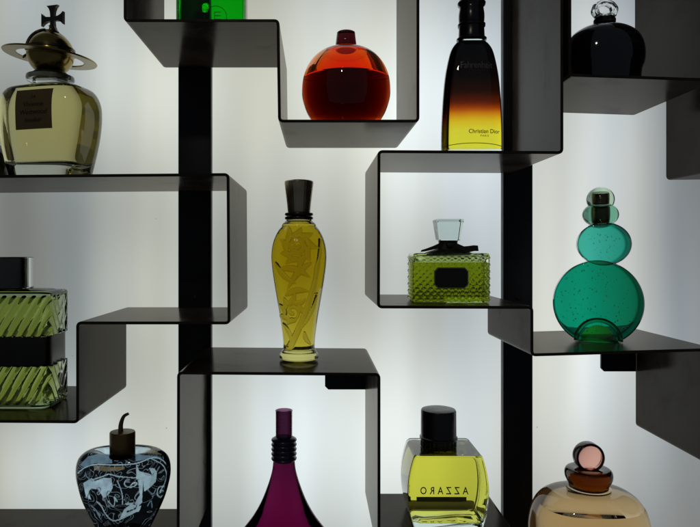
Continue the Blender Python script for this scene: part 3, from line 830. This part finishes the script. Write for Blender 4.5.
# ---- 9. teal stacked discs ------------------------------------------------------------------
def teal_bottle():
    B = Bottle('perfume_bottle', 'teal green bottle of stacked round discs and balls growing smaller upward', 597, 352, .45, rz=-19)
    s = B.s
    def disc(cx, cz, r, rz, hd, e, mb, flat=None, n=120, k=7, dome=0):
        """disc facing the viewer: radius r (x) / rz (z), half depth hd, rounded rim e, slightly domed faces"""
        ringv = []
        prof = []
        for i in range(1, 6): prof.append((1-e/r*1-(1-e/r)*(5-i)/5.2, -hd-dome*(1-((1-e/r)-(1-e/r)*(5-i)/5.2)**2) ))
        prof = [((1-e/r)*i/6, -hd-dome*(1-(i/6)**2)) for i in range(1, 7)]
        prof += [(1-e/r+e/r*math.sin(PI*j/10), -hd+e*(1-math.cos(PI*j/10)) if j <= 5 else 0) for j in range(1, 6)]
        half = prof
        full = half+[(p, -y) for p, y in reversed(half)]
        v = []; f = []
        for p, y in full:
            for i in range(n):
                a = 2*PI*i/n; x = cx+r*p*math.cos(a); z = cz+rz*p*math.sin(a)
                if flat is not None: z = max(z, flat)
                v.append((x, y, z))
        m = len(full)
        for j in range(m-1):
            for i in range(n): a = j*n+i; b = j*n+(i+1) % n; f.append((b, a, a+n, b+n))
        f.append(tuple(range(n))); f.append(tuple((m-1)*n+i for i in range(n-1, -1, -1)))
        mb.add([q for q in v], [tuple(reversed(g)) for g in f])
    def bubbles(mb, cx, cz, r, hd, cnt, zmin=2):
        for _ in range(cnt):
            a = random.random()*2*PI; q = math.sqrt(random.random())*.88*r
            x, z = cx+q*math.cos(a), cz+q*math.sin(a); y = random.uniform(-hd*.75, hd*.75)
            if z < zmin+2: continue
            rb = random.choice((.35, .45, .6, .8)); el = random.uniform(1, 1.6)
            tmp = loft([(rb*math.sin(PI*i/6)+.003, -rb*el*math.cos(PI*i/6)) for i in range(1, 6)], n=8)
            mb.add([(x+p[0], y+p[1], z+p[2]) for p in tmp.v], [tuple(reversed(g)) for g in tmp.f])
    teal = glass('teal_glass', (.09, .72, .61), 27)
    teal2 = glass('light_teal_glass', (.46, .85, .79), 26)
    mb = MB(); disc(0, B.z(302.2), 41.8*s, 42.2*s, 12, 2.8, mb, flat=0, dome=1.0); bubbles(mb, 0, B.z(302), 43*s, 13, 170)
    mb.build('large_disc', teal, B.o, sharp=50)
    mb = MB(); disc(5.5*s, B.z(244), 25.2*s, 21.6*s, 12, 3.2, mb, dome=1.6); bubbles(mb, 5.5*s, B.z(243), 19*s, 11, 40)
    mb.build('middle_disc', teal2, B.o, sharp=50)
    gr = glass('dark_teal_ball', (.26, .62, .46), 30)
    gold = pbr('gold_inner_cap', (.16, .12, .04), rough=.3, metal=.8, var=.4, scale=40)
    def ball(cz, rx, rz, name, mat):
        pr = [(rx*math.sin(PI*i/24)+.02, cz-rz*math.cos(PI*i/24)) for i in range(1, 24)]
        return loft(pr, n=72).build(name, mat, B.o)
    c1 = 3.2*s
    b1 = ball(B.z(214.8), 17*s, 12.6*s, 'lower_ball', gr); b1.location.x = c1*MM
    b2 = ball(B.z(199.6), 13.2*s, 12.4*s, 'top_ball', glass('clear_green_ball', (.62, .84, .66), 24)); b2.location.x = c1*MM
    m = MB(); loft([(5.4*s, B.z(222.5)), (6*s, B.z(222)), (6*s, B.z(208)), (5.6*s, B.z(207.4))], n=48, mb=m); q = m.build('inner_sleeve', gold, b1)
    m = MB(); loft([(5.2*s, B.z(205)), (5.6*s, B.z(204.6)), (5.6*s, B.z(196)), (5.2*s, B.z(195.4))], n=48, mb=m); q = m.build('inner_sleeve', gold, b2)
    # arch pressed into the foot: a thick half ring round a brighter green half dome
    deep = glass('deep_green_glass', (.02, .42, .20), 8)
    bright = glass('bright_green_glass', (.55, .95, .80), 9)
    m = MB(); sweep([(20*s*math.cos(a), -14.3, 1.2+20.5*s*math.sin(a)) for a in [PI*i/32 for i in range(33)]], 2.6, 12, m); m.build('foot_arch', deep, B.o)
    m = MB(); v = []; f = []; n = 32; K = 7
    for k in range(K+1):
        q = k/K
        for i in range(n+1):
            a = PI*i/n; r = 16.0*s*(1-q*.985); v.append((r*math.cos(a), -14.2-4.6*math.sin(q*PI/2)**.8, .4+r*1.02*math.sin(a)))
    for k in range(K):
        for i in range(n): a = k*(n+1)+i; f.append((a, a+n+1, a+n+2, a+1))
    b = len(v); v += [(16*s*math.cos(PI*i/n), -13.9+.1, .4+16*s*1.02*math.sin(PI*i/n)) for i in range(n+1)]
    for i in range(n): f.append((i, i+1, b+i+1, b+i))
    f.append(tuple(b+i for i in range(n+1)))
    f.append(tuple([k*(n+1) for k in range(K+1)]+[k*(n+1)+n for k in range(K, -1, -1)]+[b+n, b]))
    m.add(v, f); m.build('foot_dome', bright, B.o, sharp=60)
teal_bottle()

# ---- 10. blue mirrored apple bottle -----------------------------------------------------------
def apple_bottle():
    B = Bottle('perfume_bottle', 'blue and silver apple shaped bottle with engraved leaves and brown stalk cap', 123.5, 575, .5)
    s = B.s; zb = B.base_py
    pts = [(17, zb), (21, zb-1), (24, 532), (28, 525), (35, 511), (41.5, 496), (45.6, 480), (46, 468), (43.4, 458.5), (38, 452.5), (31, 449.6), (23, 450.6), (16, 454.4), (12, 457.2)]
    pr = smooth_prof(B.prof(pts), 7)
    m, nt, out = new_mat('engraved_blue_mirror')
    tc = N(nt, 'ShaderNodeTexCoord'); L = nt.links.new
    at = N(nt, 'ShaderNodeAttribute', attribute_name='engraving')
    n1 = N(nt, 'ShaderNodeTexNoise', inp={'Scale': 70.0, 'Detail': 4.0, 'Distortion': 1.5}); L(tc.outputs['Object'], n1.inputs['Vector'])
    mr = N(nt, 'ShaderNodeMapRange', inp={'From Min': .3, 'From Max': .7, 'To Min': .55, 'To Max': 1.25}); L(n1.outputs['Fac'], mr.inputs['Value'])
    vm = N(nt, 'ShaderNodeVectorMath', operation='SCALE'); L(at.outputs['Color'], vm.inputs[0]); L(mr.outputs[0], vm.inputs['Scale'])
    b = N(nt, 'ShaderNodeBsdfPrincipled', inp={'Roughness': .04, 'IOR': 1.22, 'Transmission Weight': 1.0, 'Coat Weight': .4, 'Coat Roughness': .03}); 
    n2 = N(nt, 'ShaderNodeTexNoise', inp={'Scale': 34.0, 'Detail': 1.0, 'Distortion': 2.4}); L(tc.outputs['Object'], n2.inputs['Vector'])
    r2 = N(nt, 'ShaderNodeValToRGB'); e = r2.color_ramp.elements
    e[0].position = .455; e[0].color = (0, 0, 0, 1); e[1].position = .60; e[1].color = (0, 0, 0, 1)
    for p_, c_ in ((.468, 0), (.474, .13), (.480, .13), (.486, 0), (.575, 0), (.584, .07), (.592, .07)):
        q = e.new(p_); q.color = (c_*.6, c_*.85, c_*1.2, 1)
    L(n2.outputs['Fac'], r2.inputs[0])
    va = N(nt, 'ShaderNodeVectorMath', operation='MAXIMUM'); L(vm.outputs[0], va.inputs[0]); L(r2.outputs[0], va.inputs[1])
    L(va.outputs[0], b.inputs['Base Color'])
    L(b.outputs[0], out.inputs[0])
    def lobes(x, y, z, a): return 1.6*math.cos(2*a)*max(0, min(1, (z-60)/30))
    def C(pts): return [(70+x/6.06, 440+y/6.06) for x, y in pts]
    pale, mid, brown, dark = (.27, .41, .56), (.035, .07, .12), (.045, .022, .006), (.00004, .00005, .00009)
    polys = [(C([(60,150),(110,100),(175,82),(250,90),(255,140),(200,145),(150,140),(90,170)]), mid),
             (C([(395,80),(440,92),(520,96),(560,110),(480,112),(400,130)]), mid),
             (C([(140,150),(250,165),(330,160),(330,178),(230,192),(150,180)]), brown),
             (C([(420,42),(500,58),(560,90),(520,84),(440,72)]), brown),
             (C([(80,262),(130,232),(150,250),(200,232),(250,230),(258,290),(232,345),(205,352),(172,300),(130,292),(112,312),(128,362),(96,342)]), pale),
             (C([(402,150),(440,168),(510,172),(527,196),(520,252),(482,290),(450,312),(442,240),(402,236)]), pale),
             (C([(412,240),(442,240),(436,380),(410,402),(392,384),(424,332)]), pale),
             (C([(330,420),(370,390),(432,402),(420,430),(360,452),(300,476)]), pale),
             (C([(332,384),(352,380),(392,384),(384,392),(340,392)]), pale)]
    cut = [(C([(405,156),(480,172),(500,215),(478,205),(420,190)]), dark), (C([(338,432),(400,412),(398,420),(345,442)]), dark)]
    lines = [(C([(50,200),(90,168),(160,148),(270,152),(400,142),(500,108),(560,122),(595,165)]), 5.5, pale),
             (C([(140,240),(195,222),(235,208),(300,222),(398,230)]), 4.5, pale), (C([(285,245),(308,300),(318,345),(318,390)]), 4, pale),
             (C([(338,243),(330,268),(350,285),(386,282),(406,262),(384,260),(368,276)]), 5, pale),
             (C([(490,112),(560,150),(584,205),(574,262),(545,310)]), 4, pale),
             (C([(572,282),(540,286),(528,325),(548,346),(572,320),(556,304),(546,322)]), 4, pale),
             (C([(160,372),(190,402),(210,440),(250,484),(300,482),(420,424)]), 4.5, pale),
             (C([(232,372),(262,402),(272,372),(268,345),(285,372)]), 4, pale), (C([(92,200),(104,225),(140,250)]), 5, mid),
             (C([(470,300),(500,330),(520,300)]), 5, mid), (C([(130,400),(160,430),(180,470)]), 6, mid), (C([(470,400),(490,370),(498,410)]), 5, mid),
             (C([(375,392),(400,385),(400,410),(380,405)]), 3.5, dark), (C([(450,205),(490,216),(510,200)]), 3.5, dark),
             (C([(128,300),(108,340),(112,385),(150,380),(176,330),(186,296),(166,290),(162,320),(190,352),(222,345),(244,318),(232,308),(222,335),(240,366)]), 5, dark)]
    lines = [(smooth3(l, 6), w/6.06/2, c) for l, w, c in lines]
    def inside(x, y, P):
        r = False; j = len(P)-1
        for i in range(len(P)):
            xi, yi = P[i]; xj, yj = P[j]
            if (yi > y) != (yj > y) and x < (xj-xi)*(y-yi)/(yj-yi)+xi: r = not r
            j = i
        return r
    def col(x, y):
        c = dark
        for P, q in polys:
            if inside(x, y, P): c = q
        for P, q in cut:
            if inside(x, y, P): c = q
        for l, w, q in lines:
            for (ax, ay), (bx, by) in zip(l, l[1:]):
                if min(ax, bx)-w > x or max(ax, bx)+w < x or min(ay, by)-w > y or max(ay, by)+w < y: continue
                dx, dy = bx-ax, by-ay; t = max(0, min(1, ((x-ax)*dx+(y-ay)*dy)/(dx*dx+dy*dy+1e-9)))
                if math.hypot(x-ax-t*dx, y-ay-t*dy) < w: c = q; break
        return c
    prd = []
    for i in range(241):
        q = i/240*(len(pr)-1); k = min(int(q), len(pr)-2); prd.append(tuple(a+(b_-a)*(q-k) for a, b_ in zip(pr[k], pr[k+1])))
    mb = loft(prd, n=640, ratio=.62, disp=lobes)
    ob = mb.build('glass_body', m, B.o)
    ca = ob.data.attributes.new('engraving', 'FLOAT_COLOR', 'POINT')
    ox, oy, oz = [q/MM for q in B.o.location]
    for i, (x, y, z) in enumerate(mb.v):
        if y < -.5:
            k = DIST/(DIST+oy+y); c = col(HX+(ox+x)*k, HY-(oz+z)*k)
        else: c = (.62, .80, .95)
        ca.data[i].color = c+(1,)
    inner = glass('night_blue_lining', (.50, .60, .74), 24, ior=1.0)
    brown = pbr('brown_gilt_cap', (.16, .105, .04), rough=.35, metal=.55, var=.4, scale=50)
    cp = B.prof([(12.2, 458), (12.6, 457), (12.6, 432.4), (12, 431.4), (1, 431.2)])
    cap = loft(cp, n=64, ratio=.9).build('cap', brown, B.o); cap.location.x = -1*s*MM
    st_ = [(-2.6*s, 0, B.z(433)), (-2.8*s, 0, B.z(426)), (-1.4*s, 0, B.z(420)), (1.2*s, -1, B.z(415.6)), (5.4*s, -1, B.z(413.4))]
    st_ = [tuple(p) for p in smooth3(st_)]
    mb = MB(); sweep(st_, 3.0, 12, mb, rad_end=1.5); mb.build('stalk', brown, B.o)
apple_bottle()

# ---- 11. purple long-necked bottle ---------------------------------------------------------
def purple_bottle():
    B = Bottle('perfume_bottle', 'deep purple bottle with long neck and ringed collar, lower body out of frame', 284, 745, .5)
    s = B.s; zb = B.base_py
    pts = [(34, zb), (44, zb-2), (58, 650), (66, 610), (65.5, 580), (60, 558), (52, 543), (41, 529), (31, 516), (22.5, 501), (15.8, 484), (12, 471), (10.8, 462), (10.2, 458)]
    pr = smooth_prof(B.prof(pts), 6)
    def dep(r): return r if r < 13*s else 13*s+(r-13*s)*.34
    pr = [(r, z, dep(r)) for r, z in pr]
    pur = glass('purple_glass', (.26, .006, .095), 50, ior=1.33)
    nt = pur.node_tree; g = [n for n in nt.nodes if n.type == 'BSDF_GLASS'][0]
    tc = N(nt, 'ShaderNodeTexCoord'); sp = N(nt, 'ShaderNodeSeparateXYZ'); nt.links.new(tc.outputs['Object'], sp.inputs[0])
    mr = N(nt, 'ShaderNodeMapRange', inp={'From Min': B.z(560)*MM, 'From Max': B.z(455)*MM}); nt.links.new(sp.outputs[2], mr.inputs['Value'])
    cr = N(nt, 'ShaderNodeValToRGB'); nt.links.new(mr.outputs[0], cr.inputs[0]); e = cr.color_ramp.elements
    e[0].position = 0; e[0].color = (1, .95, 1, 1); e[1].position = 1; e[1].color = (.34, .20, .28, 1)
    q = e.new(.55); q.color = (.60, .45, .50, 1)
    nt.links.new(cr.outputs[0], g.inputs['Color'])
    loft(pr, n=112).build('glass_body', pur, B.o)
    col = pbr('blue_violet_plastic', (.020, .018, .055), rough=.25, var=.2)
    cp = [(10.6, 460.5)]
    for i in range(5):
        y = 458.6-i*4.6; cp += [(11.0, y+1.2), (12.4, y+.5), (12.8, y-.6), (12.2, y-1.7), (10.9, y-2.3)]
    cp += [(9, 436.5)]
    loft(B.prof(cp), n=64).build('ringed_collar', col, B.o)
    m = MB(); pr = B.prof([(8.3, 437.5), (8.4, 411.6), (8.7, 410.2), (7.6, 409.8), (6.9, 411.5), (6.8, 437.5)])
    n = 56; v = []; f = []
    for p in pr:
        for i in range(n): a = 2*PI*i/n; v.append((p[0]*math.cos(a), p[0]*math.sin(a), p[1]))
    k = len(pr)
    for j in range(k):
        for i in range(n): f.append((j*n+i, j*n+(i+1) % n, ((j+1) % k)*n+(i+1) % n, ((j+1) % k)*n+i))
    m.add(v, f); m.build('neck_tube', glass('plum_tube', (.045, .008, .028), 3.6), B.o)
purple_bottle()

# ---- 12. lemon square bottle -----------------------------------------------------------------
def lemon_bottle():
    B = Bottle('perfume_bottle', 'square lemon yellow bottle with bowed sides, mirrored letters and black cap', 443, 556, .55)
    s = B.s
    yc = 0; W = 37; D = 35; H = -223.6-B.zs
    def bow(z): q = z/H; return 7.5*math.sin(PI*min(max(q*1.02, 0), 1))**.8
    g = glass('lemon_flask_glass', (.90, .95, .92), 30)
    liq = glass('lemon_perfume', (.97, .83, .10), 62, ior=LIQ)
    def box_prof(ins, z0, z1, k=40, e=1.2):
        out = []
        for i in range(k+1):
            z = z0+(z1-z0)*i/k; d = min(z-z0, z1-z)
            c = e-math.sqrt(max(e*e-(e-min(d, e))**2, 0)) if d < e else 0
            out.append((W+bow(z)-ins-c, z, D-ins-c))
        return out
    loft(box_prof(0, 0, H, 50, 1.6), n=176, ex=16).build('glass_body', g, B.o, sharp=35)
    loft(box_prof(2.6, 7.0, H-2.6, 44, 2.5), n=160, ex=12).build('perfume', liq, B.o, sharp=60)
    blk = pbr('black_ribbed_cap', (.012, .012, .016), rough=.3, var=.2, scale=60)
    cx = (438.5-443)*s
    R = 20.0; z0 = H+.2; zt = H+43
    def kn(x, y, z, a): return -.8*(.5+.5*math.cos(a*26)) if z < z0+8.5 else 0
    m = MB(); loft([(R-.6, z0), (R+.2, z0+.8)]+[(R+.2, z0+1+7*i/6) for i in range(7)]+[(R-.4, z0+8.8)], n=312, disp=kn, mb=m)
    gd = pbr('knurled_band', (.07, .06, .03), rough=.25, metal=.9, var=.4)
    o = m.build('knurled_ring', gd, B.o); o.location.x = cx*MM
    m = MB(); loft([(R+.2, z0+8.8), (R+1.2, z0+9.4), (R+1.2, z0+11.4), (R, z0+12.4), (R-.2, zt-2.2), (R-1, zt-.6), (R-3, zt), (R-10, zt+.3), (1, zt+.4)], n=96, mb=m)
    o = m.build('cap', blk, B.o); o.location.x = cx*MM
    # name on the far face, so it reads backwards through the bottle
    ink = pbr('olive_black_ink', (.02, .018, .004), rough=.5, var=.1)
    text_mesh('AZZARO', 12, 3.5, 26.0, lambda x, z: D-4.6, ink, B.o, mirror=True, spacing=1.7, xs=.80, thick=.08, off=.12, lift=-.3-4.2+4.6)
    # dark line band round the back
    m = MB(); m.box(-W+9, W-7, D+.08, D+.5, 12.5, 18.0); m.build('printed_band', pbr('band_ink', (.14, .11, .01), rough=.6, var=.2), B.o, smooth=False)
lemon_bottle()

# ---- 13. amber bottle with pink stopper ---------------------------------------------------
def amber_bottle():
    B = Bottle('perfume_bottle', 'amber shouldered bottle with thick brown neck ring and round pink stopper', 588.5, 745, .5)
    s = B.s; zb = B.base_py
    pts = [(42, zb), (48, zb-2), (54, 610), (56, 552), (58, 533), (57, 520), (53.5, 507), (47, 497), (38, 491), (28, 488.8), (20, 488.4), (17.5, 488)]
    pr = smooth_prof(B.prof(pts), 6)
    amb = glass('amber_glass', (.985, .955, .90), 12)
    loft(pr, n=128, ratio=.78, ex=2.3).build('glass_body', amb, B.o)
    liq = glass('amber_perfume', (1.0, .79, .50), 130, ior=LIQ)
    full = [(p[0], p[1], p[0]*.78) for p in pr]
    loft(inset(full, 5, 10, B.z(504), 50, 8), n=112, ex=2.6).build('perfume', liq, B.o)
    br = glass('brown_ring_glass', (.50, .30, .09), 14)
    rp = smooth_prof(B.prof([(16, 488.5), (18.4, 487.8), (19.2, 484), (20.6, 481), (22.4, 477), (22.6, 472), (20.5, 468.4), (15, 467.4), (9, 468.5)]), 5)
    loft(rp, n=96).build('neck_ring', br, B.o)
    loft(B.prof([(19, 489), (21, 488.4), (21.3, 486.8), (19.4, 486)]), n=80).build('neck_lip', CLEAR, B.o)
    # thick round tablet stopper, face turned a little to the right
    rim = glass('dark_rose_glass', (.75, .35, .30), 14)
    cz = B.z(456.5)
    place = Matrix.Translation((0, 0, cz)) @ Matrix.Rotation(PI/2, 4, 'X')
    ro, ri = 14.3*s, 12.0*s; n = 80; v = []; f = []
    sec = [(ri, -6), (ro-1.6, -7), (ro-.4, -6.2), (ro, -5), (ro, 5), (ro-.4, 6.2), (ro-1.6, 7), (ri, 6)]
    for r, y in sec:
        for i in range(n): a = 2*PI*i/n; v.append((r*math.cos(a), r*math.sin(a), y))
    for j in range(8):
        for i in range(n): f.append((j*n+i, j*n+(i+1) % n, ((j+1) % 8)*n+(i+1) % n, ((j+1) % 8)*n+i))
    m = MB(); m.add(v, f); m.xform(place)
    tb = m.build('stopper_rim', pbr('brown_rim', (.035, .012, .006), rough=.2, var=.3), B.o)
    m = MB(); loft([(ri-1.2, -5.6), (ri-.3, -5), (ri-.3, 5), (ri-1.2, 5.6)], n=72, mb=m); m.xform(place)
    m.build('stopper_disc', glass('pink_glass', (.94, .42, .33), 15, rough=.25), tb)
    loft([(7*s, B.z(471)), (6*s, B.z(469)), (5.4*s, B.z(466.5))], n=40).build('stopper_stem', rim, B.o)
amber_bottle()

# ------------------------------------------------------------------ camera, world, render
cam = bpy.data.cameras.new('camera'); co = bpy.data.objects.new('camera', cam); COL.objects.link(co)
co.location = (0, -DIST*MM, 0); co.rotation_euler = (PI/2, 0, 0)
cam.sensor_width = 36; cam.lens = 36*DIST/700.0
cam.shift_x = (350-HX)/700.0; cam.shift_y = (HY-263.5)/700.0
cam.clip_start = .01; cam.clip_end = 20
sc.camera = co
ld = bpy.data.lights.new('room_lamp', 'AREA'); ld.shape = 'DISK'; ld.size = .06; ld.energy = .7; ld.color = (1, .86, .70)
lo = bpy.data.objects.new('room_lamp', ld); COL.objects.link(lo); lo.location = (-.22, -.95, .75)
lo.rotation_euler = (Vector((0, 0, 0))-lo.location).to_track_quat('-Z', 'Y').to_euler()
w = bpy.data.worlds.new('World'); sc.world = w; w.use_nodes = True
w.node_tree.nodes['Background'].inputs[0].default_value = (.75, .85, 1.0, 1)
w.node_tree.nodes['Background'].inputs[1].default_value = .06
sc.render.engine = 'CYCLES'
cy = sc.cycles
cy.max_bounces = 28; cy.transmission_bounces = 26; cy.glossy_bounces = 10; cy.diffuse_bounces = 4; cy.transparent_max_bounces = 16; cy.volume_bounces = 0
cy.caustics_refractive = True; cy.caustics_reflective = True; cy.blur_glossy = .3
cy.sample_clamp_indirect = 6
cy.use_denoising = True
sc.view_settings.view_transform = 'Standard'; sc.view_settings.look = 'None'
sc.view_settings.exposure = 0; sc.view_settings.gamma = 1
